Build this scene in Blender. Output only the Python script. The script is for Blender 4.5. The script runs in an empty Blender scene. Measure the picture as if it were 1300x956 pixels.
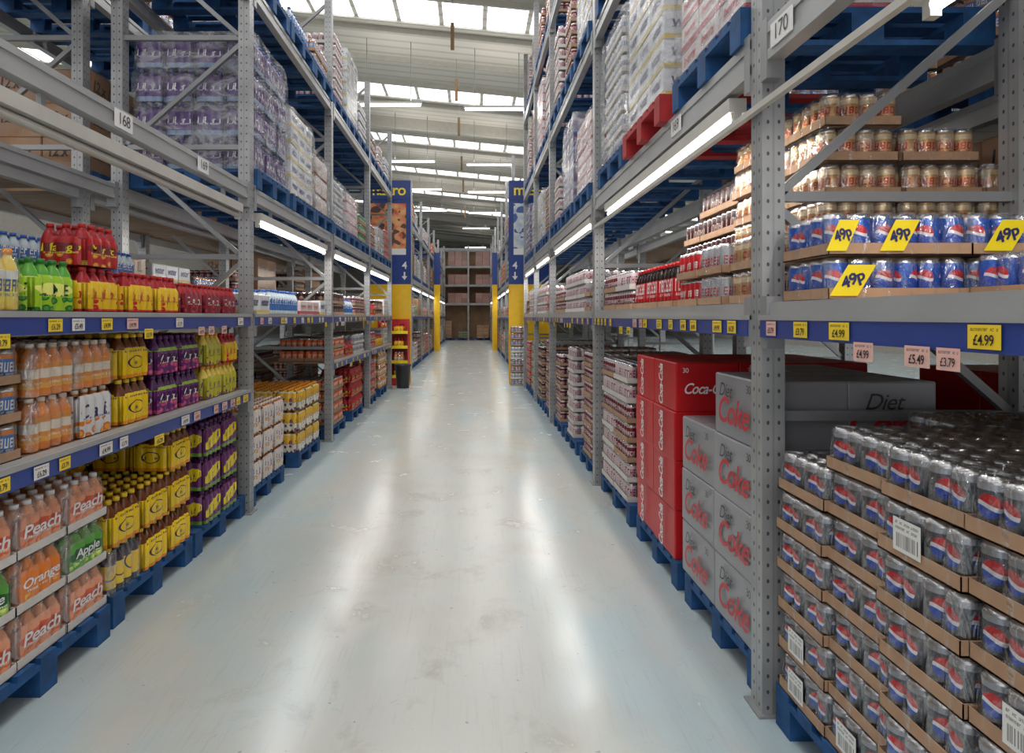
import bpy, math, random
from mathutils import Vector, Matrix
from mathutils import noise as mn
random.seed(7)
R=random
D=bpy.data
scene=bpy.context.scene
COL=scene.collection
try:
    scene.view_settings.view_transform='Standard'
    scene.view_settings.look='None'
except Exception as e: print(e)

# ------------------------------------------------------------ materials
class NT:
    def __init__(s,name):
        s.m=D.materials.new(name); s.m.use_nodes=True
        s.n=s.m.node_tree.nodes; s.l=s.m.node_tree.links
        s.b=s.n['Principled BSDF']; s.out=s.n['Material Output']
    def setin(s,node,key,v):
        if v is None: return
        i=node.inputs[key]
        if isinstance(v,bpy.types.NodeSocket): s.l.new(v,i)
        else:
            if hasattr(i.default_value,'__len__') and len(i.default_value)==4 and len(v)==3: v=(*v,1)
            i.default_value=v
    def mth(s,op,a,b=None,c=None):
        n=s.n.new('ShaderNodeMath'); n.operation=op
        s.setin(n,0,a); s.setin(n,1,b); s.setin(n,2,c); return n.outputs[0]
    def uv(s,which='UV'):
        t=s.n.new('ShaderNodeTexCoord'); sp=s.n.new('ShaderNodeSeparateXYZ'); s.l.new(t.outputs[which],sp.inputs[0])
        return sp.outputs[0],sp.outputs[1],sp.outputs[2],t.outputs[which]
    def comb(s,x,y,z=0.0):
        n=s.n.new('ShaderNodeCombineXYZ'); s.setin(n,0,x); s.setin(n,1,y); s.setin(n,2,z); return n.outputs[0]
    def noise(s,vec,scale,detail=2.0,rough=.5,dist=0.0):
        n=s.n.new('ShaderNodeTexNoise'); s.setin(n,'Vector',vec); s.setin(n,'Scale',scale); s.setin(n,'Detail',detail); s.setin(n,'Roughness',rough); s.setin(n,'Distortion',dist); return n.outputs['Fac']
    def mix(s,f,a,b,bt='MIX'):
        n=s.n.new('ShaderNodeMix'); n.data_type='RGBA'; n.blend_type=bt
        s.setin(n,0,f); s.setin(n,6,a); s.setin(n,7,b); return n.outputs[2]
    def ramp(s,f,lo,hi,a=0.,b=1.):
        n=s.n.new('ShaderNodeMapRange'); s.setin(n,0,f); s.setin(n,1,lo); s.setin(n,2,hi); s.setin(n,3,a); s.setin(n,4,b); n.clamp=True; return n.outputs[0]
    def inr(s,x,lo,hi):
        return s.mth('COMPARE',x,(lo+hi)/2,(hi-lo)/2)
    def mul(s,*a):
        r=a[0]
        for b in a[1:]: r=s.mth('MULTIPLY',r,b)
        return r
    def glyph(s,u,v,n,u0,u1,v0,v1,seed=0.,words=0.12):
        """row of letter-like shapes between u0..u1 and v0..v1, n letters"""
        uu=s.ramp(u,u0,u1); x=s.mth('MULTIPLY',uu,float(n)); i=s.mth('FLOOR',x); fx=s.mth('FRACT',x)
        fy=s.mth('DIVIDE',s.mth('SUBTRACT',v,v0),v1-v0)
        fx=s.mth('SUBTRACT',fx,s.mth('MULTIPLY',s.mth('SUBTRACT',fy,.5),.12))
        w=s.n.new('ShaderNodeTexWhiteNoise'); w.noise_dimensions='1D'; s.setin(w,'W',s.mth('ADD',i,seed+3.17))
        sp=s.n.new('ShaderNodeSeparateColor'); s.l.new(w.outputs['Color'],sp.inputs[0])
        r,g,b=sp.outputs; val=w.outputs['Value']
        span=s.inr(fx,.12,.86)
        left=s.inr(fx,.12,.33); right=s.mul(s.inr(fx,.65,.86),s.mth('GREATER_THAN',r,.35))
        top=s.mul(span,s.mth('GREATER_THAN',fy,.8),s.mth('GREATER_THAN',g,.35))
        bot=s.mul(span,s.mth('LESS_THAN',fy,.2),s.mth('GREATER_THAN',b,.45))
        mid=s.mul(span,s.inr(fy,.42,.6),s.mth('GREATER_THAN',s.mth('FRACT',s.mth('MULTIPLY',val,7.3)),.4))
        m=s.mth('MAXIMUM',s.mth('MAXIMUM',left,right),s.mth('MAXIMUM',top,s.mth('MAXIMUM',bot,mid)))
        return s.mul(m,s.inr(v,v0,v1),s.inr(u,u0,u1),s.mth('GREATER_THAN',val,words))
    def bump(s,h,st=.3,d=.01):
        n=s.n.new('ShaderNodeBump'); s.setin(n,'Height',h); s.setin(n,'Strength',st); s.setin(n,'Distance',d); s.l.new(n.outputs[0],s.b.inputs['Normal']); return n.outputs[0]
    def objrand(s):
        return s.n.new('ShaderNodeObjectInfo').outputs['Random']
    def fin(s,col=None,rough=None,metal=None,spec=None):
        s.setin(s.b,'Base Color',col); s.setin(s.b,'Roughness',rough); s.setin(s.b,'Metallic',metal)
        if spec is not None: s.setin(s.b,'Specular IOR Level',spec)
        return s.m

def c8(r,g,b):
    f=lambda v:(v/255/12.92) if v/255<=.04045 else ((v/255+.055)/1.055)**2.4
    return (f(r),f(g),f(b))
def plain(name,col,rough=.5,metal=0.,var=.06,scale=8):
    t=NT(name); _,_,_,v=t.uv('Object'); nz=t.noise(v,scale,3)
    c=t.mix(t.ramp(nz,.3,.7),tuple(x*(1-var) for x in col),tuple(min(1,x*(1+var)) for x in col))
    return t.fin(c,rough,metal)
def emis(name,col,st):
    t=NT(name); t.fin(col,.4); t.setin(t.b,'Emission Color',col); t.setin(t.b,'Emission Strength',st); return t.m

SEED=[0]
def lab(name,base,fg=(.9,.9,.9),acc=None,accr=(.1,.2),style='text',rough=.3,metal=0.,rep=2,tv=(.42,.66),tu=(.08,.92),band2=None,b2=(.8,.9),n=5,blob=None,small=True,big=True,fruit=None,vary=.15,bumpy=True):
    t=NT(name); u,v,_,uvv=t.uv('UV'); SEED[0]+=11.3
    fu=t.mth('FRACT',t.mth('MULTIPLY',u,float(rep))) if rep!=1 else u
    col=base
    if acc is not None: col=t.mix(t.inr(v,*accr),col,acc)
    if band2 is not None: col=t.mix(t.inr(v,*b2),col,band2)
    if fruit is not None:
        vo=t.n.new('ShaderNodeTexVoronoi'); t.setin(vo,'Vector',t.comb(t.mth('MULTIPLY',fu,5.),t.mth('MULTIPLY',v,3.6),SEED[0])); t.setin(vo,'Scale',1.); t.setin(vo,'Randomness',.6)
        ds=vo.outputs['Distance']
        col=t.mix(t.mul(t.mth('LESS_THAN',ds,.4),t.inr(v,.02,.4)),col,t.mix(t.mth('GREATER_THAN',ds,.24),tuple(min(1,x*1.5+.04) for x in fruit),fruit))
    if style in('text','diag'):
        vv=v
        if style=='diag': vv=t.mth('SUBTRACT',v,t.mth('MULTIPLY',t.mth('SUBTRACT',fu,.5),.35))
        vc=(tv[0]+tv[1])/2; vh=(tv[1]-tv[0])/2
        if blob is not None:
            dx=t.mth('DIVIDE',t.mth('SUBTRACT',fu,.5),.48); dy=t.mth('DIVIDE',t.mth('SUBTRACT',vv,vc),vh*1.7)
            rr=t.mth('ADD',t.mul(dx,dx),t.mul(dy,dy))
            wob=t.noise(t.comb(t.mth('MULTIPLY',fu,5.),t.mth('MULTIPLY',v,5.),SEED[0]),1.,1)
            col=t.mix(t.mth('LESS_THAN',t.mth('ADD',rr,wob),1.4),col,blob)
        if big: col=t.mix(t.glyph(fu,vv,n,tu[0],tu[1],tv[0],tv[1],SEED[0],0.),col,fg)
        if small:
            col=t.mix(t.glyph(fu,vv,n*2+3,tu[0]+.05,tu[1]-.05,tv[0]-vh*.75,tv[0]-vh*.3,SEED[0]+50,.2),col,fg)
    elif style in('globe','disc'):
        dx=t.mth('MULTIPLY',t.mth('SUBTRACT',fu,.5),.6 if style=='globe' else .87); dy=t.mth('SUBTRACT',v,.52)
        rr=t.mth('ADD',t.mul(dx,dx),t.mul(dy,dy))
        disc=t.mth('LESS_THAN',rr,.045)
        if style=='globe':
            w=t.mth('ADD',dy,t.mth('MULTIPLY',t.mth('SINE',t.mth('MULTIPLY',dx,9.)),.05))
            g=t.mix(t.mth('GREATER_THAN',w,.035),t.mix(t.mth('GREATER_THAN',w,-.045),c8(25,80,195),(.85,.85,.88)),c8(205,35,48))
            col=t.mix(disc,col,g)
            col=t.mix(t.glyph(fu,v,5,.2,.8,.1,.2,SEED[0],0.),col,(.75,.75,.78))
        else:
            col=t.mix(disc,col,fg); col=t.mix(t.mth('LESS_THAN',rr,.033),col,base)
            col=t.mix(t.glyph(fu,v,9,.1,.9,.86,.92,SEED[0]),col,fg)
    k=t.objrand()
    val=t.mth('ADD',1-vary,t.mth('MULTIPLY',k,vary))
    col=t.mix(1.0,col,t.comb(val,val,val),'MULTIPLY')
    if bumpy:
        nb=t.noise(t.comb(t.mth('MULTIPLY',u,3.),v),7,3,.6)
        t.bump(nb,.35,.008)
    return t.fin(col,rough,metal)

M={}
M['steel']=plain('steel_paint',c8(146,148,150),.4,.3,.1,3)
M['steel_l']=plain('steel_light',c8(168,170,171),.38,.25,.08,3)
def post_mat():
    t=NT('upright_steel'); x,y,z,v=t.uv('Object')
    fz=t.mth('FRACT',t.mth('MULTIPLY',z,18.))
    u,vv,_,_=t.uv('UV')
    fu=t.mth('ABSOLUTE',t.mth('SUBTRACT',u,.5))
    dx=t.mth('DIVIDE',t.mth('SUBTRACT',fu,.24),.06); dz=t.mth('DIVIDE',t.mth('SUBTRACT',fz,.5),.13)
    hole=t.mth('LESS_THAN',t.mth('ADD',t.mul(dx,dx),t.mul(dz,dz)),1.)
    nz=t.noise(v,4,4)
    c=t.mix(t.ramp(nz,.35,.7),c8(146,148,150),c8(172,173,174))
    c=t.mix(t.mul(t.inr(fu,.0,.05),.25),c,(.1,.1,.1))
    c=t.mix(t.mth('MULTIPLY',hole,.85),c,(.03,.03,.033))
    return t.fin(c,.38,.3)
M['post']=post_mat()
M['bluestrip']=plain('blue_label_strip',c8(46,68,142),.35)
M['pallet_blue']=plain('pallet_blue_paint',c8(20,74,126),.7,0,.35,14)
M['pallet_red']=plain('pallet_red_paint',c8(165,30,35),.6,0,.2,14)
M['card']=plain('cardboard',c8(172,138,110),.75,0,.12,10)
M['cardw']=plain('white_cardboard',c8(206,202,196),.6,0,.05,10)
M['alu']=plain('aluminium_lid',(.55,.55,.57),.25,.9)
def wood():
    t=NT('deck_wood'); x,y,z,v=t.uv('Object')
    nz=t.noise(t.comb(t.mth('MULTIPLY',x,2.),t.mth('MULTIPLY',y,14.),z),2,4)
    return t.fin(t.mix(nz,c8(110,82,58),c8(166,130,94)),.6)
M['wood']=wood()
def tag(name,bg,fg,big=True):
    t=NT(name); u,v,_,_=t.uv('UV')
    m=t.glyph(u,v,14,.08,.92,.74,.86,2.,.15)
    if big: m=t.mth('MAXIMUM',m,t.glyph(u,v,5,.1,.7,.15,.5,1.,0.))
    return t.fin(t.mix(m,bg,fg),.4)
M['tagy']=tag('price_tag_yellow',c8(246,212,50),c8(50,45,35))
M['tagyp']=tag('price_tag_yellow_near',c8(246,212,50),c8(50,45,35),False)
M['tagw']=tag('price_tag_white',c8(226,222,216),c8(80,80,85))
M['tagwp']=tag('price_tag_white_near',c8(226,222,216),c8(80,80,85),False)
M['tagp']=tag('price_tag_pink',c8(232,186,176),c8(80,50,60))
M['tagpp']=tag('price_tag_pink_near',c8(232,186,176),c8(80,50,60),False)
def barcode():
    t=NT('barcode_label'); u,v,_,_=t.uv('UV')
    a=t.noise(t.comb(t.mth('MULTIPLY',u,60.),0.0),1.,0)
    m=t.mul(t.mth('GREATER_THAN',a,.5),t.inr(u,.1,.9),t.inr(v,.12,.55))
    m2=t.glyph(u,v,16,.08,.92,.66,.74,4.,.1); m3=t.glyph(u,v,16,.08,.92,.82,.9,9.,.1)
    return t.fin(t.mix(t.mth('MAXIMUM',m,t.mth('MAXIMUM',m2,m3)),(.75,.75,.73),(.05,.05,.05)),.4)
M['bar']=barcode()
M['white']=plain('white_print',(.78,.78,.78),.4)
M['red']=plain('red_print',c8(195,30,42),.4)
M['black']=plain('black_print',(.02,.02,.025),.4)
M['navy']=plain('navy_print',c8(35,40,95),.4)
M['green']=plain('green_print',c8(15,80,35),.4)
M['plum']=plain('plum_print',c8(100,35,105),.4)
M['yel']=plain('yellow_print',c8(240,215,30),.4)
M['signblue']=plain('sign_blue',c8(28,58,130),.35)
M['signyel']=plain('sign_yellow',c8(242,192,20),.4)
M['tube']=emis('fluorescent_tube',(1,.97,.91),7.0)
M['fix']=plain('fixture_white',c8(190,188,181),.4)
def shrink():
    t=NT('clear_shrink_film'); x,y,z,v=t.uv('Object')
    nz=t.noise(t.comb(t.mth('MULTIPLY',x,6.),t.mth('MULTIPLY',y,6.),t.mth('MULTIPLY',z,3.)),4,3,.6,1.2)
    nr=t.bump(nz,1.,.014)
    gl=t.n.new('ShaderNodeBsdfGlossy'); gl.inputs['Roughness'].default_value=.07; gl.inputs['Color'].default_value=(1,1,1,1); t.l.new(nr,gl.inputs['Normal'])
    df=t.n.new('ShaderNodeBsdfDiffuse'); df.inputs[0].default_value=(.75,.77,.8,1)
    m1=t.n.new('ShaderNodeMixShader'); m1.inputs[0].default_value=.1; t.l.new(gl.outputs[0],m1.inputs[1]); t.l.new(df.outputs[0],m1.inputs[2])
    tr=t.n.new('ShaderNodeBsdfTransparent'); mx=t.n.new('ShaderNodeMixShader')
    t.l.new(t.ramp(nz,.4,.72,.05,.32),mx.inputs[0]); t.l.new(tr.outputs[0],mx.inputs[1]); t.l.new(m1.outputs[0],mx.inputs[2]); t.l.new(mx.outputs[0],t.out.inputs[0])
    return t.m
M['shrink']=shrink()

# ------------------------------------------------------------ mesh builder
_raw={}
def rawtext(s,shear=0.,off=0.):
    k=(s,shear,off)
    if k not in _raw:
        cu=D.curves.new('txt','FONT'); cu.body=s; cu.size=1.; cu.align_x='CENTER'; cu.align_y='CENTER'; cu.shear=shear; cu.offset=off; cu.resolution_u=2; cu.space_character=.92
        o=D.objects.new('tmp',cu); COL.objects.link(o); bpy.context.view_layer.update()
        me=D.meshes.new_from_object(o.evaluated_get(bpy.context.evaluated_depsgraph_get()))
        D.objects.remove(o)
        V=[tuple(v.co) for v in me.vertices]; F=[list(p.vertices) for p in me.polygons]
        xs=[v[0] for v in V]; ys=[v[1] for v in V]
        cx,cy=(min(xs)+max(xs))/2,(min(ys)+max(ys))/2
        _raw[k]=([(v[0]-cx,v[1]-cy) for v in V],F,max(xs)-min(xs),max(ys)-min(ys)); D.meshes.remove(me)
    return _raw[k]
class MB:
    def __init__(s): s.v=[];s.f=[];s.mi=[];s.uv=[];s.sm=[];s.mats=[]
    def mat(s,m):
        if m not in s.mats: s.mats.append(m)
        return s.mats.index(m)
    def face(s,idx,m,uvs=None,smooth=False):
        s.f.append(idx); s.mi.append(s.mat(m)); s.sm.append(smooth)
        if uvs is None: uvs=[(0,0),(1,0),(1,1),(0,1)][:len(idx)] if len(idx)<=4 else [(.5,.5)]*len(idx)
        s.uv.extend(uvs)
    def word(s,txt,org,ux,w,h,mat,shear=.15,off=.015,tilt=0.,uz=(0,0,1)):
        """flat printed word fitted in w x h, centred at org; ux = reading direction"""
        V,F,tw,th=rawtext(txt,shear,off); k1=min(w/tw,h/th*1.6); k2=min(h/th,k1*1.25)
        b=len(s.v); ca,sa=math.cos(tilt),math.sin(tilt)
        for(x,y)in V:
            x*=k1;y*=k2; x,y=x*ca-y*sa,x*sa+y*ca
            s.v.append(tuple(org[i]+ux[i]*x+uz[i]*y for i in range(3)))
        for f in F: s.face([b+i for i in f],mat,[(.5,.5)]*len(f))
    def box(s,x0,x1,y0,y1,z0,z1,m,T=None):
        if x0>x1:x0,x1=x1,x0
        if y0>y1:y0,y1=y1,y0
        b=len(s.v)
        P=[(x0,y0,z0),(x1,y0,z0),(x1,y1,z0),(x0,y1,z0),(x0,y0,z1),(x1,y0,z1),(x1,y1,z1),(x0,y1,z1)]
        if T is not None: P=[tuple(T@Vector(p)) for p in P]
        s.v+=P
        for q in((0,1,5,4),(1,2,6,5),(2,3,7,6),(3,0,4,7),(4,5,6,7),(3,2,1,0)):
            s.face([b+i for i in q],m)
    def bar(s,p,q,w,h,m):
        p=Vector(p);q=Vector(q);d=q-p;L=d.length
        T=Matrix.Translation(p)@d.to_track_quat('Z','Y').to_matrix().to_4x4()
        s.box(-w/2,w/2,-h/2,h/2,0,L,m,T)
    def quad(s,ps,m,uvs=None):
        b=len(s.v); s.v+=[tuple(p) for p in ps]; s.face(list(range(b,b+len(ps))),m,uvs)
    def lathe(s,prof,cx,cy,z0,seg,mats,rot=0.,cap=True):
        b=len(s.v);n=len(prof);H=prof[-1][1]-prof[0][1]
        for(r,z)in prof:
            for k in range(seg):
                a=rot+2*math.pi*k/seg; s.v.append((cx+r*math.cos(a),cy+r*math.sin(a),z0+z))
        for i in range(n-1):
            va=(prof[i][1]-prof[0][1])/H; vb=(prof[i+1][1]-prof[0][1])/H
            for k in range(seg):
                k2=(k+1)%seg
                s.face([b+i*seg+k,b+i*seg+k2,b+(i+1)*seg+k2,b+(i+1)*seg+k],mats[i],[(k/seg,va),((k+1)/seg,va),((k+1)/seg,vb),(k/seg,vb)],True)
        if cap: s.face([b+(n-1)*seg+k for k in range(seg)],mats[-1])
    def sleeve(s,nx,ny,X,Y,t,zs,mat,fs,depth=.010):
        def side(n,L):
            pts=[]
            for k in range(n*6+1):
                x=k/(n*6); bul=abs(math.sin(math.pi*x*n))**.6
                e=min(x,1-x)*n*2
                pts.append((t+x*(L-2*t),(depth*(1-bul))+.012*(1-min(1,e))))
            return pts
        SX=side(nx,X);SY=side(ny,Y)
        per=[(a,o,k/(len(SX)-1)) for k,(a,o) in enumerate(SX)]+[(X-o,a,k/(len(SY)-1)) for k,(a,o) in enumerate(SY)]+[(X-a,Y-o,k/(len(SX)-1)) for k,(a,o) in enumerate(SX)]+[(o,Y-a,k/(len(SY)-1)) for k,(a,o) in enumerate(SY)]
        base=len(s.v); n=len(per); cx,cy=X/2,Y/2
        for zi,z in enumerate(zs):
            f=fs[zi]
            for p in per: s.v.append((cx+(p[0]-cx)*f,cy+(p[1]-cy)*f,z))
        for zi in range(len(zs)-1):
            for k in range(n):
                k2=(k+1)%n; ua=per[k][2]; ub=per[k2][2]
                if ub<ua: ub=1
                va=zs[zi]/zs[-1];vb=zs[zi+1]/zs[-1]
                s.face([base+zi*n+k,base+zi*n+k2,base+(zi+1)*n+k2,base+(zi+1)*n+k],mat,[(ua,va),(ub,va),(ub,vb),(ua,vb)],True)
    def mesh(s,name):
        me=D.meshes.new(name); me.from_pydata(s.v,[],s.f)
        for m in s.mats: me.materials.append(M[m] if isinstance(m,str) else m)
        me.polygons.foreach_set('material_index',s.mi)
        me.polygons.foreach_set('use_smooth',s.sm)
        ul=me.uv_layers.new(name='UVMap'); flat=[c for p in s.uv for c in p]; ul.data.foreach_set('uv',flat)
        me.update(); return me
    def obj(s,name,parent=None):
        return mkobj(name,s.mesh(name),parent)
def mkobj(name,me,parent=None,loc=(0,0,0),rot=(0,0,0)):
    o=D.objects.new(name,me); COL.objects.link(o); o.location=loc; o.rotation_euler=rot
    if parent: o.parent=parent
    return o
def empty(name,loc=(0,0,0)):
    e=D.objects.new(name,None); COL.objects.link(e); e.location=loc; e.empty_display_size=.1; return e
_tc={}
def text(parent,name,s,loc,face,size,mat,shear=0.,off=0.0,sx=1.,tilt=0.):
    key=(s,size,mat,shear,off,sx)
    if key not in _tc:
        cu=D.curves.new('txt','FONT'); cu.body=s; cu.size=size; cu.align_x='CENTER'; cu.align_y='CENTER'; cu.shear=shear; cu.offset=off; cu.resolution_u=3
        cu.space_character=.92
        o=D.objects.new('tmp',cu); COL.objects.link(o)
        bpy.context.view_layer.update()
        me=D.meshes.new_from_object(o.evaluated_get(bpy.context.evaluated_depsgraph_get()))
        me.transform(Matrix.Diagonal((sx,1,1,1)))
        me.materials.clear(); me.materials.append(M[mat]); D.objects.remove(o); _tc[key]=me
    rz={'cam':0,'R':-math.pi/2,'L':math.pi/2}[face]
    o=mkobj(name,_tc[key],parent); o.matrix_local=Matrix.Translation(loc)@Matrix.Rotation(rz,4,'Z')@Matrix.Rotation(math.pi/2,4,'X')@Matrix.Rotation(tilt,4,'Z')
    return o

# ------------------------------------------------------------ product units  (origin = min corner)
class Unit:
    def __init__(s,name,me,dx,dy,dz): s.name=name;s.me=me;s.dx=dx;s.dy=dy;s.dz=dz
def can_tray(name,label,tray='card',nx=6,ny=4,r=.0352,h=.126,seg=14,traych=.036,film=False):
    b=MB(); t=.004
    X=nx*2*r+2*t; Y=ny*2*r+2*t
    if tray:
        b.box(0,X,0,Y,0,.004,tray)
        b.box(0,X,0,t*.6,.0,traych,tray); b.box(0,X,Y-t*.6,Y,0,traych,tray)
        b.box(0,t*.6,0,Y,0,traych,tray); b.box(X-t*.6,X,0,Y,0,traych,tray)
    prof=[(r*.78,.003),(r*.97,.012),(r*.97,h-.018),(r*.8,h-.003),(r*.76,h-.003),(r*.74,h-.008)]
    for i in range(nx):
        for j in range(ny):
            b.lathe(prof,t+r+2*r*i,t+r+2*r*j,.004,seg,['alu',label,'alu','alu','alu','alu'],rot=R.random()*6.28)
    if film: b.sleeve(nx,ny,X,Y,0.,[.002,traych+.004,h*.6,h-.012,h+.003,h+.004],'shrink',[1.003,1.004,1.0,.998,.96,.7],depth=.012)
    return Unit(name,b.mesh(name+'_mesh'),X,Y,h+.008)
def bottle_prof(r,h):
    return [(.85*r,0),(r,.03*h),(r,.15*h),(.97*r,.3*h),(.97*r,.58*h),(r,.64*h),(.72*r,.78*h),(.42*r,.87*h),(.4*r,.91*h),(.46*r,.91*h),(.46*r,h-.002),(.4*r,h)]
def fourwords(b,word,wc,X,Y,zc,hh,tilt=0.,fw=.8,e=.002):
    b.word(word,(X/2,-e,zc),(1,0,0),X*fw,hh,wc,tilt=tilt)
    b.word(word,(X+e,Y/2,zc),(0,1,0),Y*fw,hh,wc,tilt=tilt)
    b.word(word,(-e,Y/2,zc),(0,-1,0),Y*fw,hh,wc,tilt=tilt)
def bottle_pack(name,liq,label,cap,sleeve=None,nx=3,ny=4,r=.034,h=.21,sf=.66,tray=None,seg=12,film=False,word=None,wc='white',tilt=0.,zf=.6,wh=.045):
    b=MB(); t=.005; X=nx*2*r+2*t;Y=ny*2*r+2*t
    if tray:
        b.box(0,X,0,Y,0,.004,tray)
        for a in((0,X,0,.003),(0,X,Y-.003,Y),(0,.003,0,Y),(X-.003,X,0,Y)): b.box(*a,0,.036,tray)
    for i in range(nx):
        for j in range(ny):
            b.lathe(bottle_prof(r,h),t+r+2*r*i,t+r+2*r*j,.003,seg,[liq,liq,label,label,label,liq,liq,liq,cap,cap,cap,cap],rot=R.random()*6.28)
    if sleeve: b.sleeve(nx,ny,X,Y,t,[.004,.03,h*sf*.5,h*sf-.01,h*sf+.008],sleeve,[.985,1,1,1,.93])
    if film: b.sleeve(nx,ny,X,Y,0,[.004,.03,h*.55,h*.72,h*.92,h],'shrink',[1.0,1,1,.98,.9,.75])
    if word: fourwords(b,word,wc,X,Y,h*sf*zf,wh,tilt,e=(-.003 if not film else .001))
    return Unit(name,b.mesh(name+'_mesh'),X,Y,h+.005)
def carton(name,mat,dx,dy,dz,bev=.006,word=None,wc='white'):
    b=MB(); e=bev
    xs=(0.001,dx-.001);ys=(.001,dy-.001)
    P=[(xs[0]+e,ys[0]),(xs[1]-e,ys[0]),(xs[1],ys[0]+e),(xs[1],ys[1]-e),(xs[1]-e,ys[1]),(xs[0]+e,ys[1]),(xs[0],ys[1]-e),(xs[0],ys[0]+e)]
    def ring(z,ins):
        k=len(b.v); cx,cy=dx/2,dy/2
        for(x,y)in P: b.v.append((x-math.copysign(ins,x-cx),y-math.copysign(ins,y-cy),z))
        return k
    r=[ring(0,e*.6),ring(e,0),ring(dz-e-.001,0),ring(dz-.001,e*.6)]
    for a,c in zip(r,r[1:]):
        for k in range(8):
            k2=(k+1)%8
            b.face([a+k,a+k2,c+k2,c+k],mat,[(0,0),(1,0),(1,1),(0,1)] )
    b.face([r[3]+k for k in range(8)],mat,[((P[k][0])/dx,(P[k][1])/dy*.1) for k in range(8)])
    b.box(.02,dx-.02,dy/2-.0015,dy/2+.0015,dz-.0025,dz-.0005,'black')
    if word: fourwords(b,word,wc,dx,dy,dz*.6,dz*.35,0.,.7,.0006)
    return Unit(name,b.mesh(name+'_mesh'),dx,dy,dz)

def L(k,*a,**kw): M[k]=lab(k+'_label',*a,**kw)
L('cmax',c8(84,90,100),style='globe',metal=.55,rough=.22,rep=3,acc=c8(165,170,178),accr=(.8,1.),vary=.12)
L('cblue',c8(24,84,182),style='globe',metal=.25,rough=.25,rep=3,acc=c8(150,190,235),accr=(.0,.08))
L('cgold',c8(196,148,90),fg=c8(180,35,38),metal=.45,rough=.3,tv=(.35,.58),band2=c8(226,206,170),b2=(.68,.85),n=4)
L('cdiet',c8(180,182,190),fg=c8(200,30,44),metal=.4,rough=.3,tv=(.3,.62),n=4)
L('cred',c8(195,20,30),fg=(.8,.8,.8),metal=.1,rough=.3,tv=(.35,.62))
L('cburg',c8(118,26,44),fg=c8(230,220,220),metal=.2,rough=.3,tv=(.35,.6),band2=c8(205,190,190),b2=(.82,1.))
L('cpink',c8(214,198,202),fg=c8(140,28,58),metal=.1,rough=.3,tv=(.3,.72),acc=c8(155,40,70),accr=(0,.16),n=4)
L('cdark',c8(62,22,24),fg=c8(215,190,180),rough=.3,tv=(.3,.6))
L('clblue',c8(64,115,180),fg=c8(235,235,235),metal=.2,rough=.3,tv=(.35,.65),band2=c8(215,130,60),b2=(.75,.9))
L('corange',c8(228,102,30),fg=c8(245,235,225),rough=.3,tv=(.35,.65))
L('cgreen',c8(62,130,64),fg=c8(235,235,225),rough=.3,tv=(.35,.65))
L('cwhite',c8(208,210,212),fg=c8(60,80,150),rough=.35,tv=(.35,.65))
L('b_oj',c8(236,156,70),fg=c8(250,240,225),rough=.3,tv=(.3,.5),acc=c8(244,180,80),accr=(.15,.25),n=4,big=False,band2=c8(242,232,214),b2=(.34,.52))
L('b_yel',c8(240,225,90),fg=c8(40,90,160),rough=.3,tv=(.3,.5),band2=c8(235,236,235),b2=(.5,.64),n=4)
def S(k,base,fg,**kw):
    kw.setdefault('rep',1);kw.setdefault('rough',.2);kw.setdefault('tv',(.5,.72));kw.setdefault('big',False); L(k,base,fg,**kw)
S('s_yellow',c8(246,206,28),c8(50,42,62),style='disc',acc=c8(240,150,25),accr=(0,.14))
S('s_yred',c8(246,200,32),c8(190,32,38),acc=c8(205,42,34),accr=(0,.1),fruit=c8(205,34,42))
S('s_lime',c8(160,206,40),c8(20,60,30),n=4,fruit=c8(40,120,40),blob=c8(235,240,120))
S('s_green',c8(86,160,60),c8(245,245,225),blob=c8(34,100,44),fruit=c8(190,216,100))
S('s_red',c8(190,30,36),c8(250,230,90),blob=c8(120,20,30),fruit=c8(240,170,60))
S('s_dred',c8(142,28,46),c8(240,200,205),fruit=c8(210,64,82))
S('s_purple',c8(106,40,110),c8(245,220,110),band2=c8(150,182,60),b2=(.88,1),blob=c8(70,24,85),n=4,fruit=c8(200,76,130))
S('s_purpley',c8(110,52,108),c8(60,30,60),style='diag',tv=(.36,.66),acc=c8(120,165,66),accr=(0,.15),blob=c8(246,220,40),n=3)
S('s_orange',c8(232,128,44),c8(248,242,236),fruit=c8(246,180,70))
S('s_peach',c8(236,160,124),c8(250,244,240),blob=c8(218,100,72),fruit=c8(228,116,70))
S('s_white',c8(224,224,224),c8(30,70,165),fruit=c8(230,132,44),n=5)
S('s_whitey',c8(232,228,210),c8(110,50,110),band2=c8(240,188,55),b2=(.46,.95),n=4,fruit=c8(120,64,120))
S('s_oran_pur',c8(226,217,211),c8(105,52,115),n=5,fruit=c8(236,152,55))
S('s_blue',c8(58,106,170),c8(232,236,240),rep=2,big=True)
S('s_whiteblue',c8(212,216,222),c8(60,100,165),acc=c8(212,188,104),accr=(0,.18))
S('s_wpink',c8(216,205,206),c8(160,55,88),acc=c8(182,58,76),accr=(0,.25))
S('s_lilac',c8(78,48,114),c8(215,215,235),band2=c8(120,146,182),b2=(.0,.2),n=4)
S('s_ygreen',c8(204,198,58),c8(92,45,95),n=4,fruit=c8(130,62,110))
S('s_pinkbox',c8(170,128,118),c8(105,62,62),vary=.3)
S('s_card',c8(168,130,98),c8(90,65,45),vary=.25)
def liq(k,c,cap): M[k]=plain(k,c,.12,0,.05); M[k+'cap']=plain(k+'_cap',cap,.35)
liq('l_tea',c8(110,58,25),c8(240,200,40)); liq('l_cola',c8(28,12,10),c8(190,20,25)); liq('l_orange',c8(235,140,50),c8(236,228,215))
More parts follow.
